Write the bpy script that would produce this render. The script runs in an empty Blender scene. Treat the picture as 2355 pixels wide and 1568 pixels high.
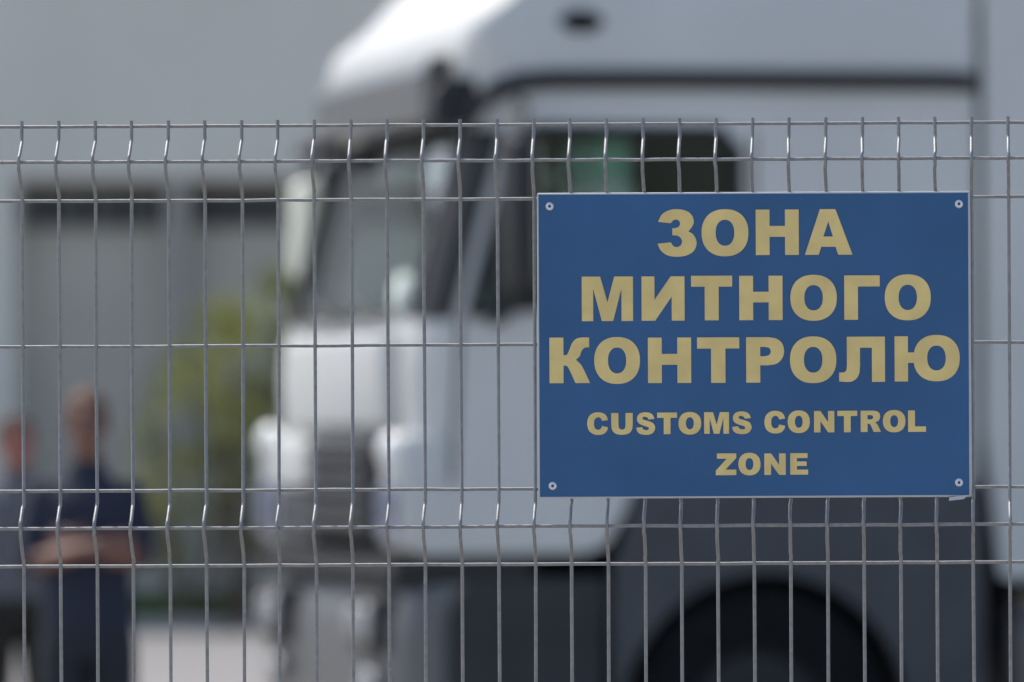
import bpy, bmesh, math, random
from mathutils import Vector, Matrix
from mathutils.geometry import tessellate_polygon
R = math.radians
random.seed(7)
sc = bpy.context.scene
COL = sc.collection

# ------------------------------------------------------------------ camera
KP = 1.40/2354/8            # metres per picture unit at one metre (picture is 2354 x 1568 units)
AX, AY, CH = 2316, 1000, 1.6   # optical axis in the picture (shift lens) and eye height
CAMY = -8.0
ROLL = R(0.27)
cam = bpy.data.cameras.new('camera'); camo = bpy.data.objects.new('camera', cam); COL.objects.link(camo)
cam.sensor_width = 36; cam.lens = 36*8/1.40
cam.shift_x = (1177-AX)/2354; cam.shift_y = (AY-784)/2354
camo.matrix_world = Matrix.Translation((0, CAMY, CH)) @ Matrix.Rotation(R(90), 4, 'X') @ Matrix.Rotation(-ROLL, 4, 'Z')
cam.clip_start = .1; cam.clip_end = 900
cam.dof.use_dof = True; cam.dof.focus_distance = 7.99; cam.dof.aperture_fstop = 3.8; cam.dof.aperture_blades = 0
sc.camera = camo
sc.cycles.use_denoising = True
sc.cycles.max_bounces = 8
# ------------------------------------------------------------------ light
SUN = Vector((-.475, .42, 1.0)).normalized()
sun = bpy.data.lights.new('sun', 'SUN'); suno = bpy.data.objects.new('sun', sun); COL.objects.link(suno)
sun.energy = 2.0; sun.angle = R(.6); sun.color = (1, .95, .87)
suno.rotation_euler = SUN.to_track_quat('Z', 'Y').to_euler()
w = bpy.data.worlds.new('World'); sc.world = w; w.use_nodes = True
nt = w.node_tree; bg = nt.nodes['Background']
sky = nt.nodes.new('ShaderNodeTexSky'); sky.sky_type = 'NISHITA'; sky.sun_disc = False
sky.sun_elevation = math.asin(SUN.z); sky.sun_rotation = math.atan2(SUN.x, SUN.y)
sky.air_density = 1.0; sky.dust_density = 3.0; sky.ozone_density = .3
nt.links.new(sky.outputs[0], bg.inputs[0]); bg.inputs[1].default_value = .15
vs = sc.view_settings; vs.view_transform = 'Standard'; vs.look = 'None'; vs.gamma = 1; vs.use_curve_mapping = False
vs.exposure = 0.66

# ------------------------------------------------------------------ materials
def mat(name, col, rough=.6, metal=0., var=0., scale=8., bump=0., bscale=60., spec=.5, coat=0.):
    m = bpy.data.materials.new(name); m.use_nodes = True
    t = m.node_tree; b = t.nodes['Principled BSDF']
    b.inputs['Base Color'].default_value = (*col, 1); b.inputs['Roughness'].default_value = rough
    b.inputs['Metallic'].default_value = metal; b.inputs['Specular IOR Level'].default_value = spec
    b.inputs['Coat Weight'].default_value = coat
    tc = t.nodes.new('ShaderNodeTexCoord')
    if var:
        n = t.nodes.new('ShaderNodeTexNoise'); n.inputs['Scale'].default_value = scale; n.inputs['Detail'].default_value = 6
        t.links.new(tc.outputs['Object'], n.inputs['Vector'])
        r = t.nodes.new('ShaderNodeMapRange'); r.inputs[1].default_value = .3; r.inputs[2].default_value = .7
        r.inputs[3].default_value = 1-var; r.inputs[4].default_value = 1+var
        t.links.new(n.outputs[0], r.inputs[0])
        x = t.nodes.new('ShaderNodeVectorMath'); x.operation = 'SCALE'; x.inputs[0].default_value = col
        t.links.new(r.outputs[0], x.inputs['Scale']); t.links.new(x.outputs[0], b.inputs['Base Color'])
    if bump:
        n2 = t.nodes.new('ShaderNodeTexNoise'); n2.inputs['Scale'].default_value = bscale; n2.inputs['Detail'].default_value = 4
        t.links.new(tc.outputs['Object'], n2.inputs['Vector'])
        bp = t.nodes.new('ShaderNodeBump'); bp.inputs['Strength'].default_value = bump; bp.inputs['Distance'].default_value = .02
        t.links.new(n2.outputs[0], bp.inputs['Height']); t.links.new(bp.outputs[0], b.inputs['Normal'])
    return m

def glass(name, tint, refl=.9, ior=1.55):
    m = bpy.data.materials.new(name); m.use_nodes = True; t = m.node_tree
    t.nodes.remove(t.nodes['Principled BSDF']); o = t.nodes['Material Output']
    tr = t.nodes.new('ShaderNodeBsdfTransparent'); tr.inputs[0].default_value = (*tint, 1)
    gl = t.nodes.new('ShaderNodeBsdfGlossy'); gl.inputs[0].default_value = (refl, refl, refl, 1); gl.inputs['Roughness'].default_value = .03
    f = t.nodes.new('ShaderNodeFresnel'); f.inputs[0].default_value = ior
    mx = t.nodes.new('ShaderNodeMixShader')
    t.links.new(f.outputs[0], mx.inputs[0]); t.links.new(tr.outputs[0], mx.inputs[1]); t.links.new(gl.outputs[0], mx.inputs[2])
    t.links.new(mx.outputs[0], o.inputs[0]); return m

def leafmat(name, col, tcol):
    m = mat(name, col, .6, 0, .4, 1.1); t = m.node_tree; b = t.nodes['Principled BSDF']
    tr = t.nodes.new('ShaderNodeBsdfTranslucent'); tr.inputs[0].default_value = (*tcol, 1)
    mx = t.nodes.new('ShaderNodeMixShader'); mx.inputs[0].default_value = .45
    t.links.new(b.outputs[0], mx.inputs[1]); t.links.new(tr.outputs[0], mx.inputs[2])
    t.links.new(mx.outputs[0], t.nodes['Material Output'].inputs[0]); return m

M = dict(
    wire=mat('galvanised_wire', (.25, .255, .255), .56, .88, .13, 120, .03, 700),
    plate=mat('sign_plate_white', (.42, .44, .46), .4, 0, .04, 20),
    blue=mat('sign_blue', (.013, .084, .215), .42, 0, .13, 5, .03, 25),
    gold=mat('sign_gold', (.69, .52, .20), .5, 0, .10, 25),
    rivet=mat('rivet_metal', (.62, .66, .70), .35, .6),
    rivhole=mat('rivet_core', (.05, .06, .07), .6),
    white=mat('truck_paint', (.51, .525, .515), .5, 0, .06, 1.1),
    trailer=mat('trailer_skin', (.52, .53, .51), .5, 0, .04, 1.2),
    inter=mat('cab_interior', (.40, .41, .40), .8),
    plastic=mat('dark_plastic', (.042, .048, .056), .6, 0, .2, 6),
    step=mat('step_plastic', (.016, .020, .025), .65, 0, .25, 5),
    black=mat('black_trim', (.012, .014, .016), .6),
    visor=mat('sun_visor_smoke', (.13, .13, .13), .3),
    tyre=mat('tyre_rubber', (.008, .009, .0105), .92, 0, .3, 14, .3, 80, .15),
    rim=mat('wheel_rim', (.018, .02, .024), .7, .1),
    alu=mat('brushed_aluminium', (.12, .115, .115), .45, .7, .1, 5),
    bumper=mat('bumper_grey', (.115, .12, .125), .45, 0, .08, 5),
    glint=mat('lamp_glint_white', (.80, .82, .80), .2, 0, coat=.6),  # near white, the sun glint is put into the colour
    mirrorh=mat('mirror_housing', (.74, .76, .64), .35, 0, .03, 5, coat=.4),
    wide=mat('small_mirror_housing', (.58, .66, .69), .35),
    mglass=mat('mirror_glass', (.6, .62, .65), .05, 1.),
    ws=glass('windscreen_glass', (.95, .98, .97), .95, 1.8),
    sg=glass('side_window_glass', (.80, .87, .85), .9, 1.3),
    seat=mat('seat_fabric', (.06, .065, .07), .9),
    seatg=mat('seat_cover_green', (.40, .72, .60), .9, 0, .2, 12),
    pale=mat('pale_cloth', (.74, .82, .75), .9),
    frame=mat('chassis_paint', (.010, .011, .013), .8, 0, 0, 8, 0, 60, .12),
    wallu=mat('wall_cladding_pale', (.69, .66, .585), .7, 0, .05, .5),
    walll=mat('wall_render_grey', (.54, .50, .43), .85, 0, .12, .6, .1, 8),
    dwin=mat('dark_window_band', (.07, .075, .078), .4),
    col=mat('column_paint', (.34, .32, .28), .6),
    roof=mat('roof_sheet', (.25, .26, .27), .5),
    ground=mat('concrete_ground', (.34, .325, .305), .9, 0, .16, .6, .2, 6),  # yard colour raised so it bounces light onto shaded upright faces
    far_strip=mat('ground_far_strip', (.22, .215, .21), .9, 0, .12, .8, .2, 8),
    cluster=mat('lamp_cluster_lens', (.20, .22, .32), .25, .2, .35, 9, coat=.4),
    lens=mat('headlight_lens', (.28, .29, .30), .2, 0, coat=.5),
    kerb=mat('kerb_stone', (.33, .33, .32), .85, 0, .12, 3),
    leaf=leafmat('leaf_yellow_green', (.20, .22, .075), (.40, .42, .12)),
    leaf2=leafmat('leaf_dull_green', (.17, .19, .10), (.30, .33, .14)),
    bark=mat('bark', (.10, .075, .05), .9, 0, .3, 12),
    grass=mat('grass_blade', (.06, .115, .03), .7, 0, .5, .7),
    skin=mat('skin', (.145, .066, .045), .55, 0, .08, 20),
    skin2=mat('skin_ruddy', (.27, .095, .072), .55, 0, .08, 20),
    hair=mat('hair_cropped', (.12, .066, .042), .8, 0, .2, 80),
    hair2=mat('hair_brown', (.045, .028, .02), .8, 0, .2, 80),
    navy=mat('navy_cotton', (.011, .016, .034), .9, 0, .15, 9),
    trouser=mat('dark_trousers', (.010, .013, .022), .9, 0, .2, 9),
    pshirt=mat('pale_blue_shirt', (.095, .105, .125), .9, 0, .1, 9),
    dtrouser=mat('black_trousers', (.012, .014, .014), .9, 0, .2, 9),
    shoe=mat('shoe_leather', (.015, .012, .01), .5),
    eye=mat('eye_dark', (.03, .02, .015), .2),
    lip=mat('lips', (.25, .09, .07), .5),
)
# ------------------------------------------------------------------ helpers
def link(name, me, m, parent=None):
    o = bpy.data.objects.new(name, me); COL.objects.link(o)
    for x in (m if isinstance(m, (list, tuple)) else [m]):
        me.materials.append(x)
    if parent: o.parent = parent
    return o

def obj(name, bm, m, parent=None, smooth=False):
    me = bpy.data.meshes.new(name)
    bmesh.ops.recalc_face_normals(bm, faces=bm.faces)
    bm.to_mesh(me); bm.free()
    if smooth:
        me.polygons.foreach_set('use_smooth', [True]*len(me.polygons))
        try: me.set_sharp_from_angle(angle=R(40))
        except Exception: pass
    return link(name, me, m, parent)

def empty(name, label, cat, loc=(0, 0, 0), rz=0, group=None):
    o = bpy.data.objects.new(name, None); COL.objects.link(o); o.location = loc; o.rotation_euler = (0, 0, rz)
    o.empty_display_size = .2
    return tag(o, label, cat, group)

def tag(o, label=None, cat=None, group=None, kind=None):
    if label: o['label'] = label
    if cat: o['category'] = cat
    if group: o['group'] = group
    if kind: o['kind'] = kind
    return o

def box(bm, x0, x1, y0, y1, z0, z1, bev=0, seg=2):
    r = bmesh.ops.create_cube(bm, size=1)
    for v in r['verts']:
        v.co = Vector(((x0+x1)/2+v.co.x*(x1-x0), (y0+y1)/2+v.co.y*(y1-y0), (z0+z1)/2+v.co.z*(z1-z0)))
    if bev:
        es = list({e for v in r['verts'] for e in v.link_edges})
        bmesh.ops.bevel(bm, geom=es, offset=bev, segments=seg, affect='EDGES', profile=.5)
    return bm

def prism(bm, pts, fn, a, b):
    """polygon pts (2D) extruded from a to b; fn(p, q, t) -> 3D"""
    n = len(pts)
    A = [bm.verts.new(fn(p[0], p[1], a)) for p in pts]
    B = [bm.verts.new(fn(p[0], p[1], b)) for p in pts]
    bm.faces.new(A); bm.faces.new(B[::-1])
    for i in range(n):
        bm.faces.new((A[i], B[i], B[(i+1) % n], A[(i+1) % n]))
    return bm

def tube(bm, pts, rad, n=10, cap=True):
    pts = [Vector(p) for p in pts]; rings = []
    rads = rad if isinstance(rad, (list, tuple)) else [rad]*len(pts)
    up = None
    for i, p in enumerate(pts):
        d = (pts[min(i+1, len(pts)-1)]-pts[max(i-1, 0)]).normalized()
        if up is None:
            up = Vector((1, 0, 0)) if abs(d.x) < .8 else Vector((0, 1, 0))
        s = d.cross(up).normalized(); up2 = s.cross(d).normalized(); up = up2
        rings.append([bm.verts.new(p+(s*math.cos(2*math.pi*j/n)+up2*math.sin(2*math.pi*j/n))*rads[i]) for j in range(n)])
    for a, b in zip(rings, rings[1:]):
        for j in range(n):
            bm.faces.new((a[j], a[(j+1) % n], b[(j+1) % n], b[j]))
    if cap:
        bm.faces.new(rings[0][::-1]); bm.faces.new(rings[-1])
    return bm

def loft(bm, rings, cap=True):
    rs = [[bm.verts.new(p) for p in r] for r in rings]; n = len(rs[0])
    for a, b in zip(rs, rs[1:]):
        for j in range(n):
            bm.faces.new((a[j], a[(j+1) % n], b[(j+1) % n], b[j]))
    if cap:
        bm.faces.new(rs[0][::-1]); bm.faces.new(rs[-1])
    return bm

def ball(bm, c, r, seg=14):
    r3 = r if isinstance(r, (list, tuple)) else (r, r, r)
    q = bmesh.ops.create_uvsphere(bm, u_segments=seg, v_segments=max(6, seg//2+2), radius=1)
    for v in q['verts']:
        v.co = Vector((c[0]+v.co.x*r3[0], c[1]+v.co.y*r3[1], c[2]+v.co.z*r3[2]))
    return bm

def cylx(bm, c, r, y0, y1, n=40):
    """disc along local y"""
    loft(bm, [[(c[0]+r*math.cos(2*math.pi*j/n), y, c[1]+r*math.sin(2*math.pi*j/n)) for j in range(n)] for y in (y0, y1)])
    return bm

def lathe_y(bm, c, prof, n=48, cap=False):
    """profile (radius, y) turned about the y axis through (x,z)=c"""
    loft(bm, [[(c[0]+r*math.cos(2*math.pi*j/n), y, c[1]+r*math.sin(2*math.pi*j/n)) for j in range(n)] for r, y in prof], cap)
    return bm

def baked(o):
    dg = bpy.context.evaluated_depsgraph_get(); dg.update()
    me = bpy.data.meshes.new_from_object(o.evaluated_get(dg)); return me

def copy_tree(o, parent=None):
    c = o.copy(); COL.objects.link(c)
    if parent: c.parent = parent
    for ch in [x for x in o.children]: copy_tree(ch, c)
    return c

def at(X, Y, dist):
    return Vector(((X-AX)*KP*dist, CAMY+dist, CH-(Y-AY)*KP*dist))

def unroll(X, Y):
    """photograph pixel (2560 wide) -> picture units without the camera's roll"""
    x = X/2560*2354-AX; y = Y/2560*2354-AY
    return x*math.cos(ROLL)-y*math.sin(ROLL), x*math.sin(ROLL)+y*math.cos(ROLL)

def onfence(X, Y, dist=8.0):
    x, y = unroll(X, Y); return x*KP*dist, CH-y*KP*dist

# ------------------------------------------------------------------ ground
g = bmesh.new(); bmesh.ops.create_grid(g, x_segments=40, y_segments=40, size=400)
tag(obj('ground', g, M['ground']), 'concrete yard paled to bounce light, running to the horizon', None, None, 'structure')

rd = bmesh.new(); q = [rd.verts.new(p) for p in ((-70, 24, .004), (50, 24, .004), (50, 40.4, .004), (-70, 40.4, .004))]; rd.faces.new(q)  # added strip, keeps distant ground darker than the light-bouncing yard
tag(obj('far_strip', rd, M['far_strip']), 'darker ground strip added in front of the long building', None, None, 'structure')

# ------------------------------------------------------------------ terminal building far behind
BY = 44.0                                   # facade plane
xr0 = (35-AX)*KP*52
tb = empty('terminal_building', 'long pale grey terminal building with a dark recessed bay behind the yard', 'building', (-6, BY, 0))
def bx(name, m, x0, x1, y0, y1, z0, z1, parent=tb, bev=0):
    p = Vector(parent.location) if parent.type == 'EMPTY' else Vector((0, 0, 0))
    b = bmesh.new(); box(b, x0-p.x, x1-p.x, y0-p.y, y1-p.y, z0-p.z, z1-p.z, bev); return obj(name, b, m, parent)
bw = bmesh.new()                            # upper cladding with shallow standing seams
box(bw, -60+6, 40+6, 0, 14, 3.92, 9.0)
for i in range(84):
    x = -54+i*1.2; box(bw, x, x+.02, -.006, -.001, 3.95, 8.98)
obj('upper_wall', bw, M['wallu'], tb)
bx('side_wall', M['wallu'], -60, xr0, BY+.01, BY+13.9, 0, 3.918)
bx('recessed_wall', M['walll'], xr0+.002, 39.9, BY+.42, BY+13.8, 0, 3.916)
bx('roof', M['roof'], -60.3, 40.3, BY-.3, BY+14.3, 9.002, 9.25)
for X0, X1 in ((45, 372), (446, 700), (760, 1100), (1180, 1500), (1600, 2000), (2100, 2400)):
    a = (X0-AX)*KP*52.4; b = (X1-AX)*KP*52.4
    wdw = bx('window', M['dwin'], a, b, BY+.36, BY+.418, 3.50, 3.83)
    for k in range(5):
        f = bmesh.new(); x = a+(b-a)*k/4; box(f, x-.03+6, x+.03+6, 0.33, .358, 3.50, 3.83)
        obj('window_frame', f, M['frame'], wdw)
for X in (408, 1130, 1850):
    x = (X-AX)*KP*52; bx('column', M['col'], x-.11, x+.11, BY+.05, BY+.25, 0, 3.916, bev=.02)
# kerb along the building
kb = bmesh.new(); box(kb, -60, 40, BY-3.6, BY-3.45, 0, .10, .015)
tag(obj('kerb', kb, M['kerb']), 'low stone kerb edging the grass strip along the building', None, None, 'structure')
gs = bmesh.new(); rg = random.Random(3)
for i in range(34000):
    x = rg.uniform(-16, -3); y = BY-3.42+3.38*rg.random()
    if i > 29000: x = rg.uniform(-30, 12)
    h = rg.uniform(.10, .34); a = rg.uniform(0, 6.28); dx, dy = math.cos(a)*.016, math.sin(a)*.016
    l = rg.uniform(-.06, .06); l2 = rg.uniform(-.06, .06)
    v = [gs.verts.new((x-dx, y-dy, 0)), gs.verts.new((x+dx, y+dy, 0)), gs.verts.new((x+l, y+l2, h))]
    gs.faces.new(v)
me = bpy.data.meshes.new('grass'); gs.to_mesh(me); gs.free()
tag(link('grass', me, M['grass']), 'narrow strip of green grass between kerb and grey building wall', 'grass', None, 'stuff')

# ------------------------------------------------------------------ shrubs
def shrub(loc, H, Wd, lm, n, seed, label):
    r = random.Random(seed)
    t = empty('shrub', label, 'shrub', loc, 0, 'shrubs along the building')
    st = bmesh.new(); tips = []
    for k in range(6):
        a = r.uniform(0, 6.28); q = Wd*.36*r.uniform(.5, 1)
        p = [(.05*math.cos(a), .05*math.sin(a), 0), (.4*q*math.cos(a), .4*q*math.sin(a), H*.3), (.75*q*math.cos(a), .75*q*math.sin(a), H*.6), (q*math.cos(a), q*math.sin(a), H*r.uniform(.75, .95))]
        tube(st, p, [.035, .026, .017, .006], 7); tips += p[1:]
    obj('stem', st, M['bark'], t, True)
    f = bmesh.new()
    cl = []
    for k in range(26):
        z = H*r.uniform(.30, 1.0); prof = math.sin(math.pi*min(1, (z/H*.85+.12)))**.7
        a = r.uniform(0, 6.28); q = Wd*.5*prof*math.sqrt(r.random())
        cl.append((q*math.cos(a), q*math.sin(a), z-.1, r.uniform(.14, .30)))
    for i in range(n):
        c = r.choice(cl); d = Vector((r.gauss(0, 1), r.gauss(0, 1), r.gauss(0, .8)))
        d = d.normalized()*c[3]*r.random()**.4
        p = Vector(c[:3])+d
        if p.z < .05: continue
        s = r.uniform(.026, .056); ax = Vector((r.gauss(0, 1), r.gauss(0, 1), r.gauss(0, .6))).normalized()
        b = ax.orthogonal().normalized(); b.rotate(Matrix.Rotation(r.uniform(0, 6.28), 3, ax)); c2 = ax.cross(b)
        f.faces.new([f.verts.new(p-b*s*1.5), f.verts.new(p+c2*s*.6), f.verts.new(p+b*s*1.5), f.verts.new(p-c2*s*.6)])
    me = bpy.data.meshes.new('foliage'); f.to_mesh(me); f.free()
    link('foliage', me, lm, t)
def gx(X, d): return (X-AX)*KP*d
shrub((gx(545, 48.45), 40.45, 0), 2.8, 1.6, M['leaf'], 820, 1, 'tall yellow green shrub beside the truck front')
shrub((gx(425, 48.6), 40.6, 0), 2.5, 1.7, M['leaf'], 520, 2, 'sparse spreading shrub left of the tall yellow green one')
shrub((gx(650, 48.9), 40.9, 0), 3.0, 1.1, M['leaf2'], 650, 4, 'dull green shrub half hidden behind the mirrors of the truck')
shrub((gx(10, 48.3), 40.8, 0), .55, .9, M['leaf'], 1400, 9, 'low yellow green bush behind the man at the picture edge')

# ------------------------------------------------------------------ fence panel
FS = KP*8.0
def fz(Y): return CH-(Y-AY)*FS
HZ = [(281, 0), (365, 1), (452, 0), (787, 0), (1119, 0), (1204.5, 1), (1292, 0), (1628, 0), (1964, 0), (2300, 0), (2384, 1), (2468, 0), (2804, 0), (3140, 0), (3224, 1), (3308, 0), (3560, 0)]
FD = .028                                    # fold depth towards the camera
fence = empty('mesh_fence_panel', 'galvanised welded wire mesh fence panel with V folds carrying the blue sign', 'fence', (0, 0, 0))
prof = [(268, 0), (305, 0), (312, .0012), (319, .004)]
def fold(Y0):
    # Y0 = first wire of a fold; the wire leans out to the apex and back
    return [(Y0+29, 0), (Y0+33, .0016), (Y0+37, .0058), (Y0+70, FD-.0032), (Y0+74, FD-.0009), (Y0+82, FD), (Y0+92, FD), (Y0+100, FD-.001), (Y0+108, FD-.004), (Y0+150, .004), (Y0+160, .001), (Y0+170, 0)]
prof = [(268, 0)]+fold(281)+[(787, 0)]+fold(1119)+[(1628, 0), (1964, 0)]+fold(2300)+[(2804, 0)]+fold(3140)+[(3640, 0)]
rf = random.Random(11)
XW = [54+83.96*i for i in range(-11, 39)]
for X in XW:
    b = bmesh.new(); j = rf.gauss(0, .00035); wob = [rf.gauss(0, .0003) for _ in prof]
    x = (X-AX)*FS+j
    tube(b, [(x+wob[i], -d, fz(Y)) for i, (Y, d) in enumerate(prof)], .0024, 12)
    # weld nubs where it meets each horizontal
    for Y, a in HZ:
        ball(b, (x, -(FD if a else 0)+.0026, fz(Y)), (.0030, .0024, .0029), 8)
    obj('vertical_wire', b, M['wire'], fence, True)
x0, x1 = (XW[0]-AX)*FS-.012, (XW[-1]-AX)*FS+.012
for Y, a in HZ:
    b = bmesh.new(); yy = -(FD if a else 0)+.0040
    n = 60
    tube(b, [(x0+(x1-x0)*i/n, yy+rf.gauss(0, .0002), fz(Y)+rf.gauss(0, .00022)) for i in range(n+1)], .00235, 14)
    obj('horizontal_wire', b, M['wire'], fence, True)
for x, lb in ((x0-.035, 'grey steel fence post at the left end of the mesh panel'), (x1+.035, 'grey steel fence post at the right end of the mesh panel')):
    p = empty('fence_post', lb, 'post', (x, .02, 0), 0, 'posts of the mesh fence')
    b = bmesh.new(); box(b, -.03, .03, -.02, .02, 0, 2.06, .004); obj('post', b, M['wire'], p)
    b = bmesh.new(); box(b, -.034, .034, -.024, .024, 2.0602, 2.075, .004); obj('cap', b, M['black'], p)

# ------------------------------------------------------------------ customs sign
def cr(pts, corners, n=7):
    """closed outline through pts, smooth except at corner points"""
    N = len(pts); out = []
    for i in range(N):
        p0, p1, p2, p3 = pts[i-1], pts[i], pts[(i+1) % N], pts[(i+2) % N]
        c1, c2 = i in corners, ((i+1) % N) in corners
        if c1 and c2:
            out.append(p1); continue
        if c1: p0 = (2*p1[0]-p2[0], 2*p1[1]-p2[1])
        if c2: p3 = (2*p2[0]-p1[0], 2*p2[1]-p1[1])
        for k in range(n):
            t = k/n; t2, t3 = t*t, t*t*t
            out.append(tuple(.5*((2*p1[a])+(-p0[a]+p2[a])*t+(2*p0[a]-5*p1[a]+4*p2[a]-p3[a])*t2+(-p0[a]+3*p1[a]-3*p2[a]+p3[a])*t3) for a in (0, 1)))
    return out
def G(spec):
    """points; a leading True marks a corner"""
    pts, cs = [], set()
    for s in spec:
        if len(s) == 3: cs.add(len(pts)); pts.append((s[1], s[2]))
        else: pts.append(s)
    return cr(pts, cs)
def ell(x0, x1, y0, y1, e=2.25, n=44):
    o = []
    for i in range(n):
        a = 2*math.pi*i/n; c, s = math.cos(a), math.sin(a)
        o.append(((x0+x1)/2+(x1-x0)/2*math.copysign(abs(c)**(2/e), c), (y0+y1)/2+(y1-y0)/2*math.copysign(abs(s)**(2/e), s)))
    return o
T = True
GL = {
 'O': [ell(0, 1, 0, 1), ell(.30, .70, .225, .775, 2.2)],
 'o': [ell(0, 1, 0, 1), ell(.325, .675, .235, .765, 2.2)],
 'H': [[(0, 0), (.32, 0), (.32, .36), (.68, .36), (.68, 0), (1, 0), (1, 1), (.68, 1), (.68, .6), (.32, .6), (.32, 1), (0, 1)]],
 'A': [[(.32, 0), (.645, 0), (1, 1), (.70, 1), (.645, .825), (.345, .825), (.29, 1), (0, 1)], [(.494, .27), (.39, .60), (.592, .60)]],
 'M': [[(0, 0), (.36, 0), (.5, .58), (.635, 0), (1, 0), (1, 1), (.775, 1), (.775, .27), (.61, 1), (.39, 1), (.222, .27), (.222, 1), (0, 1)]],
 'I': [[(0, 0), (.30, 0), (.30, .53), (.68, 0), (1, 0), (1, 1), (.70, 1), (.70, .46), (.315, 1), (0, 1)]],
 'T': [[(0, 0), (1, 0), (1, .245), (.67, .245), (.67, 1), (.33, 1), (.33, .245), (0, .245)]],
 'Gh': [[(0, 0), (1, 0), (1, .25), (.385, .25), (.385, 1), (0, 1)]],
 'K': [G([(T, 0, 0), (T, .345, 0), (T, .345, .385), (.43, .375), (.50, .25), (.56, .12), (.66, .03), (.80, 0), (T, .98, 0), (T, .98, .215), (.87, .225), (.79, .30), (.745, .41), (T, .65, .485), (.755, .575), (.82, .66), (T, 1, 1), (T, .64, 1), (.47, .67), (T, .41, .615), (T, .345, .615), (T, .345, 1), (T, 0, 1)])],
 'P': [G([(T, 0, 0), (T, .58, 0), (.80, .035), (.95, .14), (1, .31), (.95, .47), (.80, .585), (T, .58, .62), (T, .37, .62), (T, .37, 1), (T, 0, 1)]), G([(T, .37, .215), (T, .48, .215), (.60, .235), (.65, .315), (.60, .395), (T, .48, .42), (T, .37, .42)])],
 'El': [G([(T, .17, 0), (T, 1, 0), (T, 1, 1), (T, .715, 1), (T, .715, .245), (T, .455, .245), (T, .455, .64), (.44, .80), (.38, .92), (.27, .99), (T, .15, 1), (T, 0, .985), (T, 0, .79), (.10, .785), (.155, .74), (T, .17, .64)])],
 'Yu': [None],
 'Ze': [G([(T, .02, .265), (.12, .115), (.28, .03), (.49, 0), (.72, .03), (.87, .115), (.93, .25), (.895, .36), (T, .79, .47), (.91, .53), (.99, .655), (.99, .77), (.91, .895), (.73, .975), (.49, 1), (.26, .97), (.09, .865), (T, .01, .725), (T, .345, .695), (.41, .775), (.51, .795), (.60, .755), (.63, .675), (.59, .60), (.50, .555), (T, .385, .548), (T, .385, .404), (.50, .39), (.57, .345), (.575, .27), (.51, .22), (.42, .23), (T, .345, .295)])],
 'C': [G([(T, .985, .345), (.93, .19), (.80, .06), (.53, 0), (.28, .045), (.08, .2), (0, .5), (.08, .80), (.29, .96), (.55, 1), (.78, .955), (.93, .83), (T, .99, .665), (T, .70, .605), (.66, .71), (.56, .77), (.43, .755), (.35, .66), (.325, .5), (.35, .34), (.45, .24), (.56, .225), (.66, .285), (T, .705, .385)])],
 'U': [G([(T, 0, 0), (T, .335, 0), (T, .335, .58), (.375, .71), (.5, .765), (.625, .71), (T, .665, .58), (T, .665, 0), (T, 1, 0), (T, 1, .58), (.965, .76), (.86, .91), (.70, .98), (.5, 1), (.30, .98), (.14, .91), (.035, .76), (T, 0, .58)])],
 'S': [G([(T, 0, .68), (T, .31, .655), (.36, .745), (.50, .79), (.63, .775), (.675, .715), (.62, .655), (.50, .62), (.28, .555), (.11, .46), (.045, .32), (.07, .18), (.18, .065), (.33, .015), (.49, 0), (.72, .03), (.88, .125), (T, .965, .295), (T, .655, .32), (.59, .235), (.47, .20), (.365, .215), (.33, .265), (.38, .32), (.52, .36), (.76, .425), (.92, .51), (1, .67), (.97, .80), (.87, .915), (.71, .98), (.50, 1), (.24, .965), (.07, .86)])],
 'R': [G([(T, 0, 0), (T, .60, 0), (.79, .025), (.92, .12), (.955, .28), (.91, .43), (.82, .505), (T, .70, .55), (.78, .605), (.85, .70), (T, 1, 1), (T, .64, 1), (.52, .74), (.46, .645), (T, .39, .61), (T, .335, .61), (T, .335, 1), (T, 0, 1)]), G([(T, .335, .205), (T, .47, .205), (.58, .235), (.615, .305), (.58, .38), (T, .47, .41), (T, .335, .41)])],
 'Z': [[(.055, 0), (1, 0), (1, .21), (.47, .745), (1, .745), (1, 1), (0, 1), (0, .785), (.535, .245), (.055, .245)]],
 'N': [[(0, 0), (.32, 0), (.69, .53), (.69, 0), (1, 0), (1, 1), (.69, 1), (.315, .47), (.315, 1), (0, 1)]],
 'E': [[(0, 0), (.97, 0), (.97, .225), (.37, .225), (.37, .385), (.92, .385), (.92, .595), (.37, .595), (.37, .765), (1, .765), (1, 1), (0, 1)]],
 'L': [[(0, 0), (.385, 0), (.385, .745), (1, .745), (1, 1), (0, 1)]],
}
so = [o for o in ell(.29, 1, 0, 1)]
# Ю: stem + bar + ring as one outline: the ring is cut where the bar meets it
ring = [p for p in ell(.29, 1, 0, 1, 2.25, 60)]
left = [p for p in ring if not (p[0] < .45 and .375 < p[1] < .60)]
left.sort(key=lambda p: (math.atan2(p[1]-.5, p[0]-.645)-math.pi) % (2*math.pi))
top = left                                      # runs from just above the bar round the right side to just below it
GL['Yu'] = [[(0, .025), (.205, .025), (.205, .375), (.30, .375)]+top+[(.30, .60), (.205, .60), (.205, 1), (0, 1)], ell(.50, .785, .23, .765, 2.2)]

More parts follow.
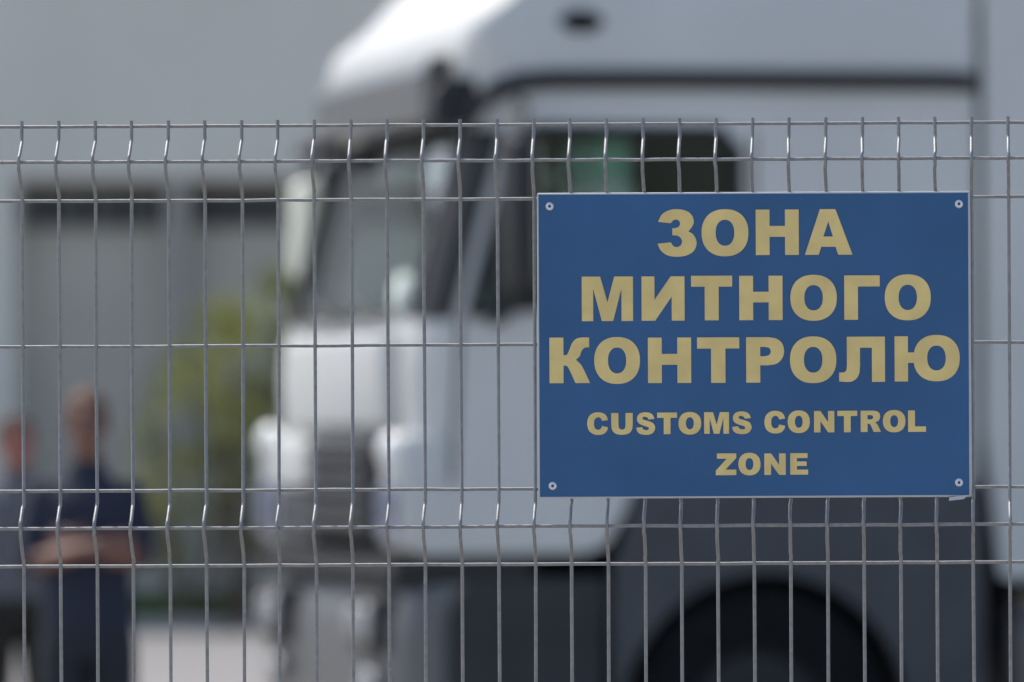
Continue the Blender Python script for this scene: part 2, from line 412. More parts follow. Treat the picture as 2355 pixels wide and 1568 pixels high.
SIGNY = -.0085                                  # front face of the sign plate (camera side)
SD = 8.0+SIGNY
def letters(bm, items, y):
    for ch, xa, xb, ya, yb in items:
        cx, cy = unroll((xa+xb)/2, (ya+yb)/2); wd = (xb-xa)/2560*2354; ht = (yb-ya)/2560*2354
        loops = []
        for lp in GL[ch]:
            pts = []
            for (u, v) in lp:
                q = Vector(((cx+(u-.5)*wd)*KP*SD, 0, CH-(cy+(v-.5)*ht)*KP*SD))
                if not pts or (q-pts[-1]).length > 1e-5: pts.append(q)
            if (pts[0]-pts[-1]).length < 1e-5: pts.pop()
            loops.append(pts)
        tri = tessellate_polygon([[Vector((p.x, p.z, 0)) for p in lp] for lp in loops])
        flat = [p for lp in loops for p in lp]
        F = [bm.verts.new((p.x, y-.0004, p.z)) for p in flat]
        B = [bm.verts.new((p.x, y+.0001, p.z)) for p in flat]
        for t in tri:
            try: bm.faces.new([F[i] for i in t])
            except ValueError: pass
        k = 0
        for lp in loops:
            n = len(lp)
            for i in range(n):
                a, b = k+i, k+(i+1) % n
                bm.faces.new((F[a], F[b], B[b], B[a]))
            k += n
sign = empty('customs_sign', 'blue sign with gold Cyrillic and English customs zone lettering riveted to mesh fence', 'sign', (0, SIGNY, 0))
def spart(o): o.location = (0, -SIGNY, 0); return o
xl, zt = onfence(1341.5, 482.5, SD); _, zt2 = onfence(2427, 477.0, SD); xr, zb = onfence(2429, 1242, SD); xl2, zb2 = onfence(1345, 1247.5, SD)
zt = (zt+zt2)/2; zb = (zb+zb2)/2; xl = (xl+xl2)/2
b = bmesh.new(); box(b, xl, xr, SIGNY, SIGNY+.006, zb, zt, .0026, 4); spart(obj('plate', b, M['plate'], sign, True))
b = bmesh.new(); box(b, xl+.0026, xr-.0030, SIGNY-.0003, SIGNY+.001, zb+.0026, zt-.0027, .0002, 1); spart(obj('blue_face', b, M['blue'], sign))
LN = [
 ([('Ze', 1643, 1741.5, 523, 642), ('O', 1754, 1871, 523, 641), ('H', 1889.4, 1997, 524, 637.6), ('A', 2012, 2131, 523, 637)], 'large gold word ЗОНА'),
 ([('M', 1454.6, 1582.6, 691.5, 802.8), ('I', 1604, 1711.5, 691, 801.8), ('T', 1728, 1830.6, 689.5, 800.9), ('H', 1848.2, 1956.4, 689.5, 800.5), ('O', 1976, 2092, 687, 802), ('Gh', 2110.7, 2199.5, 688.6, 799.5), ('O', 2212, 2327, 686, 801)], 'large gold word МИТНОГО'),
 ([('K', 1373.8, 1475.2, 844, 958), ('O', 1485.7, 1600, 842.5, 960), ('H', 1620, 1728, 844, 957.6), ('T', 1743, 1848.4, 843.5, 957.3), ('P', 1865.6, 1960.3, 843, 956.5), ('O', 1975, 2091, 841, 958), ('El', 2097.8, 2212.5, 841.8, 955), ('Yu', 2236.6, 2399.4, 837.5, 953.5)], 'large gold word КОНТРОЛЮ'),
 ([('C', 1468, 1520.7, 1030.6, 1087.4), ('U', 1528.3, 1581.9, 1032.5, 1087), ('S', 1590.5, 1638, 1030.6, 1087.4), ('T', 1643, 1692.7, 1031.5, 1085.5), ('o', 1696.5, 1753, 1030, 1086.6), ('M', 1760.5, 1822.6, 1030.5, 1084.5), ('S', 1830.3, 1879, 1028.5, 1085.5),
   ('C', 1911, 1963.6, 1027, 1083.8), ('o', 1969.3, 2024.7, 1026, 1082.8), ('N', 2035.2, 2085.9, 1027.5, 1081), ('T', 2093.5, 2143.2, 1027, 1080.7), ('R', 2151.8, 2202.6, 1026.8, 1080), ('o', 2207.2, 2263.6, 1025, 1081), ('L', 2270.3, 2315, 1026, 1079.8)], 'smaller gold words CUSTOMS CONTROL'),
 ([('Z', 1789.6, 1840.9, 1133.6, 1188), ('o', 1846, 1901.4, 1132, 1188.5), ('N', 1910.9, 1964.4, 1133.6, 1187.3), ('E', 1975.7, 2020.3, 1133, 1186.7)], 'smaller gold word ZONE'),
]
for it, lb in LN:
    b = bmesh.new(); letters(b, it, SIGNY-.0006); o = spart(obj('lettering', b, M['gold'], sign)); o['label'] = lb
for X, Y in ((1374.2, 516), (2397.4, 510), (1381.8, 1215), (2397.7, 1206.4)):
    x, z = onfence(X, Y, SD)
    b = bmesh.new(); lathe_y(b, (x, z), [(.0059, SIGNY-.0002), (.0058, SIGNY-.0012), (.0048, SIGNY-.0024), (.0034, SIGNY-.0030), (.0021, SIGNY-.0031), (.0019, SIGNY-.0020)], 24)
    o = spart(obj('rivet', b, M['rivet'], sign, True))
    b = bmesh.new(); lathe_y(b, (x, z), [(.0021, SIGNY-.0018), (.0012, SIGNY-.0024)], 16, True); c = obj('rivet_core', b, M['rivhole'], o)
# loose strip of the folded edge at the lower right corner
xa, za = onfence(2372.5, 1252, SD); xb, zb_ = onfence(2424, 1239.5, SD)
b = bmesh.new(); prism(b, [(xa, za), (xa+.0004, za+.0046), (xa+.018, za+.0072), (xb, zb_+.0015), (xb-.004, zb_-.001), (xa+.02, za+.0022)], lambda p, q, t: (p, t, q), SIGNY-.0035, SIGNY+.002)
o = spart(obj('loose_edge_strip', b, M['plate'], sign)); o['label'] = 'pale strip of folded edge hanging loose at the lower right corner'

# ------------------------------------------------------------------ truck
TH = R(19); TD = 21.4
TC = Vector(((930-AX)*KP*TD, CAMY+TD, 0))
truck = empty('semi_truck', 'pale grey high roof semi truck with dark lower panels behind the fence', 'truck', TC, TH)
TP = truck
def tp(name, bm, m, parent=None, smooth=False): return obj(name, bm, m, parent or TP, smooth)
UF = [(1.42, .03), (1.62, .01), (1.85, .0), (2.0, .02), (2.06, .04), (2.45, .145), (2.76, .235), (2.84, .235), (2.90, .215), (2.97, .20), (3.05, .205), (3.12, .225), (3.17, .265), (3.24, .36), (3.37, .475), (3.6, .70), (3.72, .86), (3.79, 1.03), (3.82, 1.3)]
def section(w, uf, ins=0., ur=2.23, r=.17):
    v0, v1 = ins, 2.5-ins
    if w > 3.1: d = (w-3.1)*.10; v0 += d; v1 -= d
    if w > 3.72: d = (w-3.72)*.8; v0 += d; v1 -= d
    u0, u1 = uf+ins, ur-ins-(max(0, w-3.72)*1.2)
    p = []
    if w > 3.0: r = max(.09, r-(w-3.0)*.7)
    for (cu, cv, a0) in ((u0+r, v0+r, 180), (u1-.06, v0+.06, 270), (u1-.06, v1-.06, 0), (u0+r, v1-r, 90)):
        rr = r if cu < 1.7 and cu == u0+r else .06
        for k in range(9):
            a = R(a0+k*90/8); p.append((cu+rr*math.cos(a), cv+rr*math.sin(a), w))
    # slight crown of the front
    q = []
    for (u, v, z) in p:
        c = (abs(v-1.25)/1.25)**2*.05 if u < u0+r else 0
        q.append((u+c*(1 if u < u0+r else 0), v, z))
    return q
def tmp(bm, name):
    bmesh.ops.recalc_face_normals(bm, faces=bm.faces)
    me = bpy.data.meshes.new(name); bm.to_mesh(me); bm.free(); o = bpy.data.objects.new(name, me); COL.objects.link(o); return o
b = bmesh.new(); loft(b, [section(w_, u_) for w_, u_ in UF]); shell = tmp(b, 'cab_shell')
b = bmesh.new(); inn = [(w_, u_) for w_, u_ in UF if 1.62 <= w_ <= 3.4]; loft(b, [section(w_, u_, .055) for w_, u_ in inn]); ci = tmp(b, 'c1')
SW = [(.25, 2.055), (.47, 2.085), (1.22, 2.085), (1.275, 2.14), (1.275, 2.66), (1.21, 2.735), (.50, 2.735), (.43, 2.70)]
b = bmesh.new(); prism(b, SW, lambda p, q, t: (p, t, q), -.3, .25); cn = tmp(b, 'c2')
b = bmesh.new(); prism(b, SW, lambda p, q, t: (p, t, q), 2.25, 2.8); cf = tmp(b, 'c3')
WS = [(.16, 2.07), (2.34, 2.07), (2.31, 2.70), (2.24, 2.76), (.26, 2.76), (.19, 2.70)]
b = bmesh.new(); prism(b, WS, lambda p, q, t: (t, p, q), -.4, .62); cw = tmp(b, 'c4')
for c in (ci, cn, cf, cw):
    md = shell.modifiers.new('b', 'BOOLEAN'); md.operation = 'DIFFERENCE'; md.object = c; md.solver = 'EXACT'
me = baked(shell)
for o in (shell, ci, cn, cf, cw): bpy.data.objects.remove(o)
cab = link('cab', me, [M['white'], M['inter']], TP)
for p in me.polygons:
    c = p.center; ctr = Vector((1.2, 1.25, c.z))
    ins = .04 < c.y < 2.46 and 1.63 < c.z < 3.38 and c.x < 2.2
    if ins and (p.normal.dot(ctr-c) > .02 or abs(p.normal.z) > .9): p.material_index = 1
    p.use_smooth = True
try: me.set_sharp_from_angle(angle=R(35))
except Exception: pass
# glazing
def ufw(w_):
    for (a, ua), (c, uc) in zip(UF, UF[1:]):
        if a <= w_ <= c: return ua+(uc-ua)*(w_-a)/(c-a)
    return UF[-1][1]
b = bmesh.new(); rows = []
for i in range(11):
    w_ = 2.06+i*.071; row = []
    for j in range(21):
        v = .13+j*2.24/20; e = 0
        dv = min(v, 2.5-v)
        if dv < .17: e = .17-math.sqrt(max(0, .17**2-(.17-dv)**2))
        row.append(b.verts.new((ufw(w_)+e+(abs(v-1.25)/1.25)**2*.05+.024, v, w_)))
    rows.append(row)
for r0, r1 in zip(rows, rows[1:]):
    for j in range(20): b.faces.new((r0[j], r0[j+1], r1[j+1], r1[j]))
tp('windscreen', b, M['ws'], None, True)
for v0, v1 in ((.022, .027), (2.473, 2.478)):
    b = bmesh.new(); prism(b, SW, lambda p, q, t: (p, t, q), v0, v1); tp('side_window', b, M['sg'])
# windscreen seal (black frame) and wipers
b = bmesh.new()
fr = []
for (v, w_) in [(.17, 2.075), (.7, 2.07), (1.25, 2.07), (1.8, 2.07), (2.33, 2.075), (2.30, 2.70), (2.22, 2.752), (1.25, 2.757), (.28, 2.752), (.20, 2.70), (.17, 2.075)]:
    dv = min(v, 2.5-v); e = (.17-math.sqrt(max(0, .17**2-(.17-dv)**2))) if dv < .17 else 0
    fr.append((ufw(w_)+e+(abs(v-1.25)/1.25)**2*.05-.006, v, w_))
tube(b, fr, .013, 8); tp('windscreen_seal', b, M['black'], None, True)
for s_ in (0, 1):                              # windscreen borders at the pillars: near black, far greyed as if lit
    b = bmesh.new(); rings = []
    for i in range(10):
        w_ = 2.035+i*.078; c = ufw(w_)+.17+.05
        o_ = [(c-.006+.178*math.cos(R(a)), .17+.178*math.sin(R(a))) for a in range(178, 249, 5)]
        n_ = [(c-.006+.165*math.cos(R(a)), .17+.165*math.sin(R(a))) for a in range(248, 177, -5)]
        rings.append([(u, v if s_ == 0 else 2.5-v, w_) for u, v in o_+n_])
    loft(b, rings); tp('pillar_trim', b, M['black'] if s_ == 0 else M['visor'], None, True)
for v0, v1 in ((.45, 1.1), (1.15, 1.8), (1.75, 2.3)):
    b = bmesh.new(); tube(b, [(.0, v0, 2.03), (-.015, (v0+v1)/2, 2.10), (.02, v1, 2.16)], .012, 8); tp('wiper', b, M['black'], None, True)
# side window seals, gutter trim, door, marker lamps, handles : both sides
for s, V in ((1, 0.0), (-1, 2.5)):
    def side(u, w_, d): return (u, V-s*d, w_)
    b = bmesh.new(); lp = [side(u, w_, .004) for u, w_ in SW]; tube(b, lp+[lp[0]], .022, 8); tp('window_seal', b, M['black'], None, True)
    b = bmesh.new()                             # black gutter trim sweeping from the windscreen corner to the rear
    gp = [(.235, 2.745), (.275, 2.815), (.34, 2.875), (.42, 2.905), (.55, 2.918), (1.0, 2.925), (1.6, 2.93), (2.12, 2.935), (2.20, 2.93)]
    up = [(u, w_+.038) for u, w_ in gp]; lo = [(u+.006, w_-.038) for u, w_ in gp]
    prism(b, lo+up[::-1], lambda p, q, t: side(p, q, t), -.01, .022); tp('gutter_trim', b, M['black'])
    b = bmesh.new()
    prism(b, [(.16, 1.21), (.60, 1.21), (.74, 1.22), (.80, 1.30), (.87, 1.43), (1.30, 1.43), (1.32, 1.46), (1.32, 2.03), (.215, 2.03)], lambda p, q, t: side(p, q, t), -.01, .010)
    d = tp('door', b, M['white'])
    for u0, u1 in ((.172, .186), (1.328, 1.342)):
        b = bmesh.new(); prism(b, [(u0, 1.44), (u1, 1.44), (u1+.03, 2.04), (u0+.03, 2.04)] if u0 < 1 else [(u0, 1.46), (u1, 1.46), (u1, 2.74), (u0, 2.74)], lambda p, q, t: side(p, q, t), -.006, .002 if u0 > 1 else .011); obj('door_seam', b, M['black'], d)
    b = bmesh.new(); prism(b, [(1.06, 1.83), (1.27, 1.83), (1.28, 1.86), (1.27, 1.90), (1.06, 1.90), (1.05, 1.86)], lambda p, q, t: side(p, q, t), .0105, .035); obj('handle', b, M['black'], d)
    b = bmesh.new(); ball(b, side(.675, 3.135, -.004), (.085, .026, .042), 20); tp('marker_vent', b, M['frame'], None, True)
    # lower corner panel in body colour, then dark step panel and wheel arch flank
    b = bmesh.new(); prism(b, [(.06, 1.17), (.68, 1.17), (.76, 1.20), (.82, 1.30), (.87, 1.418), (.06, 1.418)], lambda p, q, t: side(p, q, t), -.30, -.001); tp('corner_panel', b, M['white'])
    b = bmesh.new(); prism(b, [(.15, .36), (.74, .36), (.77, 1.08), (.15, 1.08)], lambda p, q, t: side(p, q, t), -.32, -.03)
    for wz in (.55, .82):
        box(b, .2, .72, min(V+s*.022, V+s*.05), max(V+s*.022, V+s*.05), wz, wz+.03)
    tp('step_panel', b, M['step'])
    # arch flank: plate with an arch cut out of it
    cx_, cz_ = 1.374, .523; prs = []
    angs = sorted([a for a in range(-10, 191, 6)]+[math.degrees(math.atan2(1.412-cz_, 2.235-cx_)), math.degrees(math.atan2(1.412-cz_, .885-cx_)), math.degrees(math.atan2(1.12-cz_, .79-cx_))])
    for a in angs:
        c, q = math.cos(R(a)), math.sin(R(a)); t = 9
        if c > 1e-6: t = min(t, (2.235-cx_)/c)
        if c < -1e-6: t = min(t, (cx_-.785)/-c)
        if q > 1e-6: t = min(t, (1.412-cz_)/q)
        ou, ow = cx_+t*c, cz_+t*q
        if ow > 1.12: ou = max(ou, .79+(ow-1.12)*.325)
        prs.append(((cx_+.565*c, cz_+.565*q), (ou, ow)))
    b = bmesh.new()
    G4 = [[b.verts.new(side(p[0], p[1], d_)) for p, d_ in ((i_, .004), (o_, .004), (o_, -.05), (i_, -.05))] for i_, o_ in prs]
    for A4, B4 in zip(G4, G4[1:]):
        for k in range(4): b.faces.new((A4[k], A4[(k+1) % 4], B4[(k+1) % 4], B4[k]))
    b.faces.new(G4[0]); b.faces.new(G4[-1][::-1]); tp('wheel_arch', b, M['plastic'])
    # inner liner of the arch
    b = bmesh.new()
    loft(b, [[(p, V+s*t, q) for p, q in [(cx_+.62*math.cos(R(a)), cz_+.62*math.sin(R(a))) for a in range(-5, 186, 10)]]+[(p, V+s*t, q) for p, q in [(cx_+.64*math.cos(R(a)), cz_+.64*math.sin(R(a))) for a in range(185, -6, -10)]] for t in (.05, .48)], False); tp('mudguard', b, M['frame'])
    # side fairing behind the cab
    b = bmesh.new(); prism(b, [(2.31, 1.06), (2.80, 1.06), (2.84, 1.4), (2.84, 3.55), (2.25, 3.62), (2.25, 1.62)], lambda p, q, t: side(p, q, t), -.045, -.012); tp('side_fairing', b, M['white'])
    # fuel tank
    b = bmesh.new(); box(b, 2.34, 3.75, min(V+s*.06, V+s*.66), max(V+s*.06, V+s*.66), .42, .98, .12, 4); t_ = tp('fuel_tank', b, M['alu'], None, True)
    b = bmesh.new()
    for u in (2.7, 3.35): box(b, u, u+.06, min(V+s*.045, V+s*.675), max(V+s*.045, V+s*.675), .405, .995, .125, 4)
    obj('tank_strap', b, M['frame'], t_)
# front face
b = bmesh.new(); box(b, -.035, .06, .42, 1.50, 1.22, 1.60, .02)
tp('grille', b, M['black'])
b = bmesh.new()
for k in range(5): box(b, -.06, -.036, .46, 1.46, 1.27+k*.065, 1.295+k*.065, .006)
tp('grille_slats', b, M['plastic'])
b = bmesh.new(); box(b, -.02, .06, 1.505, 2.17, 1.185, 1.385, .02); tp('lower_intake', b, M['plastic'])
b = bmesh.new(); box(b, -.02, .05, .30, 2.06, 1.635, 1.985, .03, 3); tp('front_panel', b, M['white'], None, True)
for v in (.165, 2.335):
    b = bmesh.new(); box(b, -.02, .30, v-.155, v+.155, 1.18, 1.62, .05, 4); c_ = tp('corner_deflector', b, M['white'], None, True)
    b = bmesh.new(); box(b, -.045, -.01, v-.12, v+.12, 1.22, 1.43, .015, 2); ln = obj('lamp_cluster', b, M['cluster'], c_, True)
    b = bmesh.new(); ball(b, (-.012, v-.02, 1.55 if v < 1 else 1.585), (.055, .095, .075), 20); obj('lamp_glint', b, M['glint'], c_, True)  # pale ball at the corner lamp stands in for its sun glint
b = bmesh.new(); box(b, -.03, .5, .06, 2.44, 1.075, 1.17, .01); tp('bumper_gap', b, M['black'])
b = bmesh.new()
loft(b, [section(w_, u_, 0, .17, .15) for w_, u_ in ((.34, .10), (.42, .0), (.6, -.06), (.9, -.06), (1.0, -.03), (1.06, .03))]); tp('bumper', b, M['bumper'], None, True)
for v in (.42, 2.08):
    b = bmesh.new(); box(b, -.075, .02, v-.24, v+.24, .80, 1.02, .03, 3); h = tp('headlight_housing', b, M['black'], None, True)
    b = bmesh.new(); ball(b, (-.07, v-.08, .91), (.03, .08, .08), 18); ball(b, (-.07, v+.12, .91), (.03, .07, .07), 18); obj('headlight', b, M['lens'], h, True)
    b = bmesh.new(); ball(b, (-.06, v-.05, .69), (.03, .12, .06), 18); obj('fog_lamp', b, M['lens'], h, True)
b = bmesh.new(); box(b, -.03, .06, 1.52, 2.16, 1.40, 1.60, .03, 3); tp('lower_panel', b, M['white'], None, True)
# sun visor with its end pieces
b = bmesh.new()
prism(b, [(.24, 3.02), (.16, 3.01), (.135, 2.96), (.125, 2.78), (.14, 2.775), (.155, 2.955), (.18, 2.99), (.24, 3.0)], lambda p, q, t: (p, t, q), .24, 2.08); tp('sun_visor', b, M['visor'], None, False)
b = bmesh.new(); prism(b, [(.34, 2.93), (.18, 2.925), (.14, 2.88), (.12, 2.77), (.22, 2.74), (.34, 2.80)], lambda p, q, t: (p, t, q), .07, .235); tp('visor_end', b, M['black'])
b = bmesh.new(); prism(b, [(.24, 2.83), (.15, 2.82), (.11, 2.76), (.13, 2.735), (.24, 2.75)], lambda p, q, t: (p, t, q), 2.085, 2.44); tp('visor_end', b, M['black'])
# mirrors : far side pale housings, near side black housing
def mirror(name, u, v, w0, w1, wid, dep, mh, arms):
    b = bmesh.new(); box(b, u-dep/2, u+dep/2, v-wid/2, v+wid/2, w0, w1, min(dep, wid)*.42, 4); o = tp(name, b, mh, None, True)
    b = bmesh.new(); box(b, u+dep/2+.001, u+dep/2+.006, v-wid*.42, v+wid*.42, w0+.03, w1-.03); obj('mirror_glass', b, M['mglass'], o)
    for a in arms:
        b = bmesh.new(); tube(b, a, .02, 8); obj('mirror_arm', b, M['black'], o, True)
    return o
mirror('main_mirror', .24, 2.77, 2.25, 2.66, .24, .13, M['mirrorh'], [[(.24, 2.77, 2.66), (.26, 2.74, 2.75), (.32, 2.5, 2.78)], [(.24, 2.77, 2.25), (.24, 2.70, 2.18), (.16, 2.5, 2.08)], [(.29, 2.66, 2.12), (.28, 2.65, 2.4), (.30, 2.66, 2.72)]])
mirror('wide_mirror', .24, 2.72, 2.03, 2.165, .24, .12, M['wide'], [[(.24, 2.72, 2.165), (.2, 2.6, 2.17), (.16, 2.5, 2.16)], [(.2, 2.70, 2.03), (.16, 2.6, 1.90), (.1, 2.5, 1.84)]])
mirror('main_mirror', .36, -.27, 2.12, 2.70, .22, .10, M['black'], [[(.36, -.27, 2.70), (.40, -.2, 2.80), (.44, .0, 2.84)], [(.36, -.27, 2.12), (.36, -.14, 2.06), (.34, .0, 2.02)]])
# cab interior
b = bmesh.new(); box(b, .12, .62, .12, 2.38, 1.70, 2.04, .06, 3); tp('dashboard', b, M['inter'], None, True)
b = bmesh.new(); lathe_y(b, (0, 0), [(.22, -.012), (.235, 0), (.22, .012), (.205, 0), (.22, -.012)], 30); sw_ = tp('steering_wheel', b, M['black'], None, True); sw_.location = (.72, .66, 2.12); sw_.rotation_euler = (0, 0, R(-65))
for v in (.62, 1.88):
    b = bmesh.new(); box(b, .60, 1.10, v-.25, v+.25, 1.66, 1.98, .06, 3); s_ = tp('seat', b, M['seat'], None, True)
    b = bmesh.new(); box(b, .80, .97, v-.33, v+.17, 1.96, 2.585, .06, 3); obj('backrest', b, M['pale'] if v < 1 else M['seat'], s_, True)
    b = bmesh.new(); box(b, .79, .96, v-.32, v+.10, 2.58, 2.735, .05, 3); obj('headrest', b, M['seatg'] if v < 1 else M['seat'], s_, True)
b = bmesh.new(); box(b, 1.55, 1.60, .1, 2.4, 1.7, 2.9); tp('bunk_curtain', b, M['black'])
# chassis and rear
b = bmesh.new()
for v in (.82, 1.60): box(b, .5, 6.0, v, v+.08, .72, 1.0)
for u in (2.2, 3.0, 4.2, 5.9): box(b, u, u+.1, .9, 1.6, .78, .94)
box(b, .6, 2.2, .5, 2.0, .7, 1.4)
tp('chassis_frame', b, M['frame'])
b = bmesh.new(); lathe_y(b, (0, 0), [(.48, -.06), (.5, 0), (.48, .05)], 36, True); fw = tp('fifth_wheel', b, M['frame']); fw.rotation_euler = (R(90), 0, 0); fw.location = (4.75, 1.25, 1.08)
b = bmesh.new(); tube(b, [(2.42, .42, .9), (2.42, .42, 3.1), (2.46, .5, 3.35)], .07, 12); tp('exhaust_pipe', b, M['frame'], None, True)
# wheels
def wheel_bm(wd, Rr=.52):
    b = bmesh.new(); h = wd/2
    lathe_y(b, (0, 0), [(.29, -h*.9), (.33, -h), (.44, -h), (.495, -h*.9), (Rr, -h*.72), (Rr, -h*.25), (Rr-.012, -h*.22), (Rr-.012, -h*.16), (Rr, -h*.13), (Rr, h*.13), (Rr-.012, h*.16), (Rr-.012, h*.22), (Rr, h*.25), (Rr, h*.72), (.495, h*.9), (.44, h), (.33, h), (.29, h*.9)], 64)
    return b
def rim_bm(h, deep):
    b = bmesh.new(); lathe_y(b, (0, 0), [(.29, -h*.9), (.285, -h*.8), (.27, -h*.5+deep), (.20, -h*.55+deep*1.2), (.14, -h*.7+deep), (.13, -h*.95+deep*.6), (.10, -h*1.05+deep*.6), (.01, -h*1.05+deep*.6)], 48)
    for k in range(10):
        a = 2*math.pi*k/10; cylx(b, (.165*math.cos(a), .165*math.sin(a)), .016, -h*.72+deep*.8, -h*.5+deep, 8)
    lathe_y(b, (0, 0), [(.29, h*.9), (.27, h*.6), (.01, h*.5)], 48)
    return b
wt = {}
def wheel(parent, u, v, wd, flip, deep):
    key = (wd, deep)
    if key not in wt:
        o = obj('wheel', wheel_bm(wd), M['tyre'], parent, True); c = obj('rim', rim_bm(wd/2, deep), M['rim'], o, True); wt[key] = o
    else:
        o = copy_tree(wt[key], parent)
    o.location = (u, v, .523); o.rotation_euler = (0, 0, math.pi if flip else 0); return o
wheel(TP, 1.374, .19, .31, False, .0); wheel(TP, 1.374, 2.31, .31, True, .0)
for v, fl in ((.18, False), (.50, True), (2.0, False), (2.32, True)): wheel(TP, 5.0, v, .28, fl, .08)

# ------------------------------------------------------------------ trailer coupled behind
cth, sth = math.cos(TH), math.sin(TH)
trl = empty('semi_trailer', 'long pale grey box trailer coupled behind the truck cab', 'trailer', TC+Vector((2.92*cth, 2.92*sth, 0)), TH)
b = bmesh.new(); box(b, 0, 13.5, .02, 2.52, 1.18, 3.95, .03, 2)
for k in range(23): box(b, .3+k*.58, .32+k*.58, .012, .0195, 1.3, 3.85)
obj('box_body', b, M['trailer'], trl)
b = bmesh.new(); box(b, 0.02, 13.48, .03, 2.51, 1.06, 1.178); obj('floor_rail', b, M['frame'], trl)
b = bmesh.new()
for v in (.75, 1.65): box(b, .1, 13.2, v, v+.12, .78, 1.058)
obj('chassis_frame', b, M['frame'], trl)
for v in (.45, 1.95):
    b = bmesh.new(); box(b, 2.9, 3.02, v, v+.12, .25, 1.058); box(b, 2.82, 3.10, v-.06, v+.18, .22, .25); obj('landing_leg', b, M['frame'], trl)
b = bmesh.new(); box(b, 3.6, 8.2, .1, .14, .45, .60, .01); box(b, 3.6, 8.2, .1, .14, .75, .90, .01); obj('side_guard', b, M['alu'], trl)
for u in (8.9, 10.2, 11.5):
    for v, fl in ((.22, False), (2.32, True)): wheel(trl, u, v, .36, fl, .0)

# ------------------------------------------------------------------ pale item on the dashboard
o = bmesh.new(); ball(o, (.09, .36, 2.125), (.05, .09, .085), 20)
for v in o.verts: v.co += Vector((random.gauss(0, .004), random.gauss(0, .006), random.gauss(0, .006)))
ct = obj('folded_cloth', o, M['pale'], None, True); ct.location = TC; ct.rotation_euler = (0, 0, TH)
tag(ct, 'pale bundled cloth lying behind the windscreen of the truck', 'cloth')

# ------------------------------------------------------------------ people
def voxel(bm, m, name, parent, vs_=.009, smooth=4):
    o = tmp(bm, name)
    md = o.modifiers.new('r', 'REMESH'); md.mode = 'VOXEL'; md.voxel_size = vs_
    ms = o.modifiers.new('s', 'SMOOTH'); ms.iterations = smooth; ms.factor = .5
    me = baked(o); bpy.data.objects.remove(o)
    me.polygons.foreach_set('use_smooth', [True]*len(me.polygons)); me.name = name
    return link(name, me, m, parent)
def limb(bm, pts, rads):
    tube(bm, pts, rads, 16)
    for p, r in zip(pts, rads): ball(bm, p, r*.995, 14)
def body_sections(bm, secs, n=28):
    loft(bm, [[(cx+rx*math.cos(2*math.pi*j/n), cy+ry*math.sin(2*math.pi*j/n), z) for j in range(n)] for (z, cx, cy, rx, ry) in secs])
def hand(bm, wr, dirv, nrm, curl=.5):
    """palm + five bent fingers; dirv along the hand, nrm out of the back of the hand"""
    d = Vector(dirv).normalized(); nn = Vector(nrm).normalized(); s = d.cross(nn).normalized(); wr = Vector(wr)
    for k in (-1, -.33, .33, 1):
        limb(bm, [wr+s*.018*k, wr+d*.05+s*.026*k, wr+d*.088+s*.030*k], [.019, .017, .013])
    for k, L in ((-1.1, .060), (-.37, .076), (.37, .080), (1.1, .070)):
        p0 = wr+d*.088+s*.028*k; d1 = (d-nn*curl*.5).normalized(); d2 = (d-nn*curl*1.4).normalized()
        p1 = p0+d1*L*.45; p2 = p1+d2*L*.32; p3 = p2+(d2-nn*curl*.5).normalized()*L*.23
        limb(bm, [p0, p1, p2, p3], [.0105, .0100, .0092, .0080])
    p0 = wr+d*.025+s*.032; p1 = p0+(d*.7+s*.8-nn*.25).normalized()*.042; p2 = p1+(d*.95+s*.25-nn*.3).normalized()*.034
    limb(bm, [p0, p1, p2], [.015, .0125, .0095])
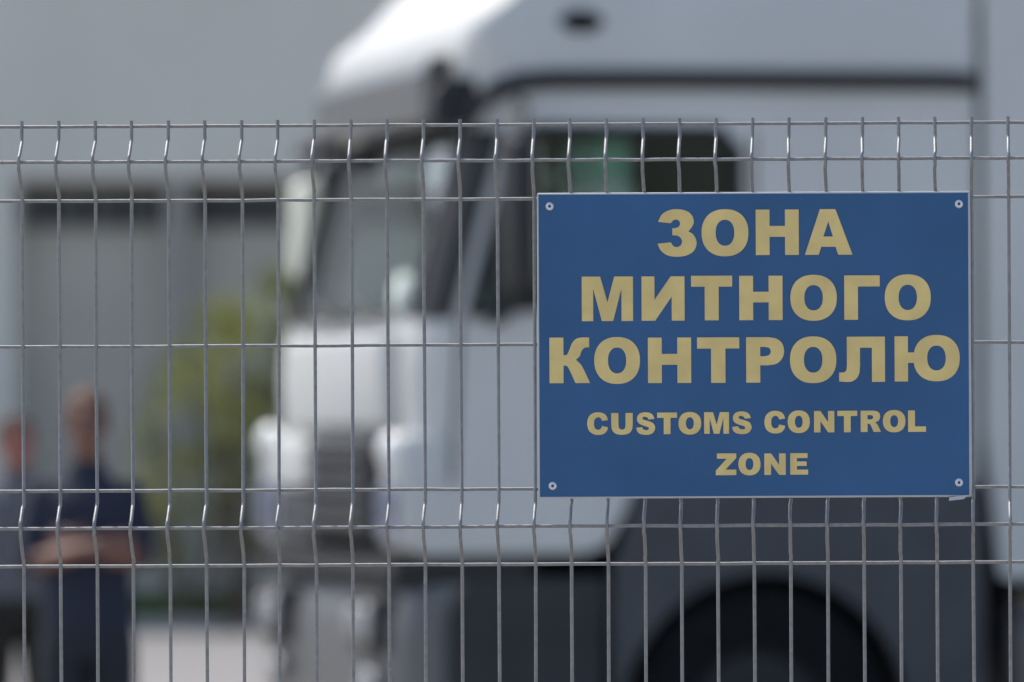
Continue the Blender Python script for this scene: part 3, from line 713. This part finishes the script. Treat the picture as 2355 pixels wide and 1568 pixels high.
def person(loc, rz, H, shirt, trou, skin, hair, label, pose, hs, wx=1):
    k = H/1.75
    t = empty('person', label, 'person', loc, rz); t.scale = (k*wx, k, k)
    b = bmesh.new()                             # faces -y
    body_sections(b, [(.86, 0, .0, .155, .105), (.95, 0, 0, .17, .115), (1.05, 0, 0, .155, .108), (1.15, 0, 0, .152, .105), (1.28, 0, 0, .172, .115), (1.38, 0, .005, .165, .105), (1.44, 0, .01, .11, .075), (1.48, 0, .01, .065, .062)])
    limb(b, [(0, .01, 1.43), (0, .0, 1.50), (0, -.012, 1.57)], [.062, .056, .058])
    for s in (-1, 1):
        limb(b, [(.09*s, 0, .90), (.10*s, -.005, .70), (.105*s, 0, .48), (.108*s, .012, .30), (.11*s, .02, .09)], [.092, .078, .056, .052, .038])
        limb(b, [(.11*s, .02, .06), (.118*s, -.05, .04), (.122*s, -.13, .025)], [.045, .04, .028])
    # head with jaw, nose, brow, ears
    ball(b, (0, .012, 1.655), (.075, .094, .094), 24); ball(b, (0, -.018, 1.605), (.058, .068, .072), 20); ball(b, (0, -.045, 1.563), (.032, .030, .022), 14)
    limb(b, [(0, -.078, 1.655), (0, -.094, 1.625), (0, -.098, 1.612)], [.009, .012, .014])
    ball(b, (0, -.070, 1.676), (.05, .016, .010), 14)
    for s in (-1, 1):
        ball(b, (.078*s, .012, 1.635), (.011, .022, .033), 12); ball(b, (.03*s, -.062, 1.61), (.022, .02, .022), 12)
    for arm in pose['arms']:
        limb(b, arm['pts'], [.053, .044, .037, .037, .031, .024])
        hand(b, arm['pts'][-1], arm['dir'], arm['nrm'], arm.get('curl', .5))
    body = voxel(b, skin, 'body', t, .0075, 3)
    b = bmesh.new()                             # shirt
    body_sections(b, [(.93, 0, 0, .182, .128), (1.05, 0, 0, .176, .127), (1.15, 0, 0, .173, .125), (1.28, 0, 0, .190, .132), (1.38, 0, .005, .182, .120), (1.435, 0, .01, .125, .09), (1.475, 0, .010, .080, .078), (1.515, 0, .006, .070, .074)])
    for arm in pose['arms']:
        P = [Vector(p) for p in arm['pts']]
        limb(b, [P[0], P[1], P[1].lerp(P[2], hs)], [.070, .064, .060])
    voxel(b, shirt, 'shirt', t, .010, 5)
    b = bmesh.new()
    body_sections(b, [(.84, 0, 0, .165, .118), (.90, 0, 0, .180, .125), (.98, 0, 0, .178, .124)])
    for s in (-1, 1): limb(b, [(.09*s, 0, .88), (.10*s, -.005, .70), (.106*s, 0, .48), (.11*s, .012, .28), (.112*s, .015, .075)], [.100, .092, .075, .070, .062])
    voxel(b, trou, 'trousers', t, .010, 4)
    for s in (-1, 1):
        b = bmesh.new(); limb(b, [(.112*s, .045, .045), (.118*s, -.04, .042), (.124*s, -.14, .034), (.126*s, -.17, .03)], [.046, .048, .040, .026])
        box(b, .112*s-.045, .124*s+.045, -.19, .085, 0, .022, .008); obj('shoe', b, M['shoe'], t, True)
    b = bmesh.new()
    r = random.Random(5)
    ball(b, (0, .022, 1.668), (.084, .099, .097), 26)
    bmesh.ops.delete(b, geom=[v for v in b.verts if v.co.z < 1.585+max(0, -v.co.y)*1.3+.02*abs(v.co.x)/.08 or (v.co.y < -.052 and v.co.z < 1.705)], context='VERTS')
    for v in b.verts: v.co += Vector((r.gauss(0, .0015), r.gauss(0, .0015), r.gauss(0, .0015)))
    obj('hair', b, hair, t, True)
    for s in (-1, 1):
        b = bmesh.new(); ball(b, (.031*s, -.074, 1.652), (.011, .008, .008), 12); obj('eye', b, M['eye'], t, True)
    b = bmesh.new(); ball(b, (0, -.080, 1.583), (.024, .010, .008), 12); obj('mouth', b, M['lip'], t, True)
    return t
folded = dict(arms=[
    dict(pts=[(-.165, .01, 1.385), (-.205, .0, 1.28), (-.215, -.03, 1.185), (-.175, -.10, 1.175), (-.07, -.170, 1.195), (.03, -.175, 1.215)], dir=(1, .2, .2), nrm=(-.1, -1, .2), curl=.35),
    dict(pts=[(.165, .01, 1.385), (.20, .0, 1.28), (.205, -.03, 1.19), (.17, -.09, 1.18), (.08, -.145, 1.20), (.0, -.15, 1.225)], dir=(-1, .2, .2), nrm=(.1, -1, .2), curl=.35)])
hang = dict(arms=[
    dict(pts=[(-.17, .01, 1.385), (-.215, .015, 1.25), (-.235, .02, 1.12), (-.24, -.01, 1.07), (-.245, -.06, .97), (-.245, -.10, .87)], dir=(0, -.25, -1), nrm=(-1, -.1, 0)),
    dict(pts=[(.17, .01, 1.385), (.215, .015, 1.25), (.235, .02, 1.12), (.235, -.03, 1.08), (.20, -.16, 1.09), (.14, -.25, 1.12)], dir=(-.5, -.8, .2), nrm=(.5, -.5, .6))])
PD = 20.2
p1 = at(200, 1000, PD); person((p1.x, p1.y, 0), R(10), 1.765, M['navy'], M['trouser'], M['skin'], M['hair'], 'person in dark navy T-shirt and trousers standing with folded arms', folded, .97, .87)
p2 = at(38, 1000, 25.5); person((p2.x, p2.y, 0), R(25), 1.70, M['pshirt'], M['dtrouser'], M['skin2'], M['hair2'], 'person in grey shirt and black trousers standing behind the navy shirted one', hang, .8)
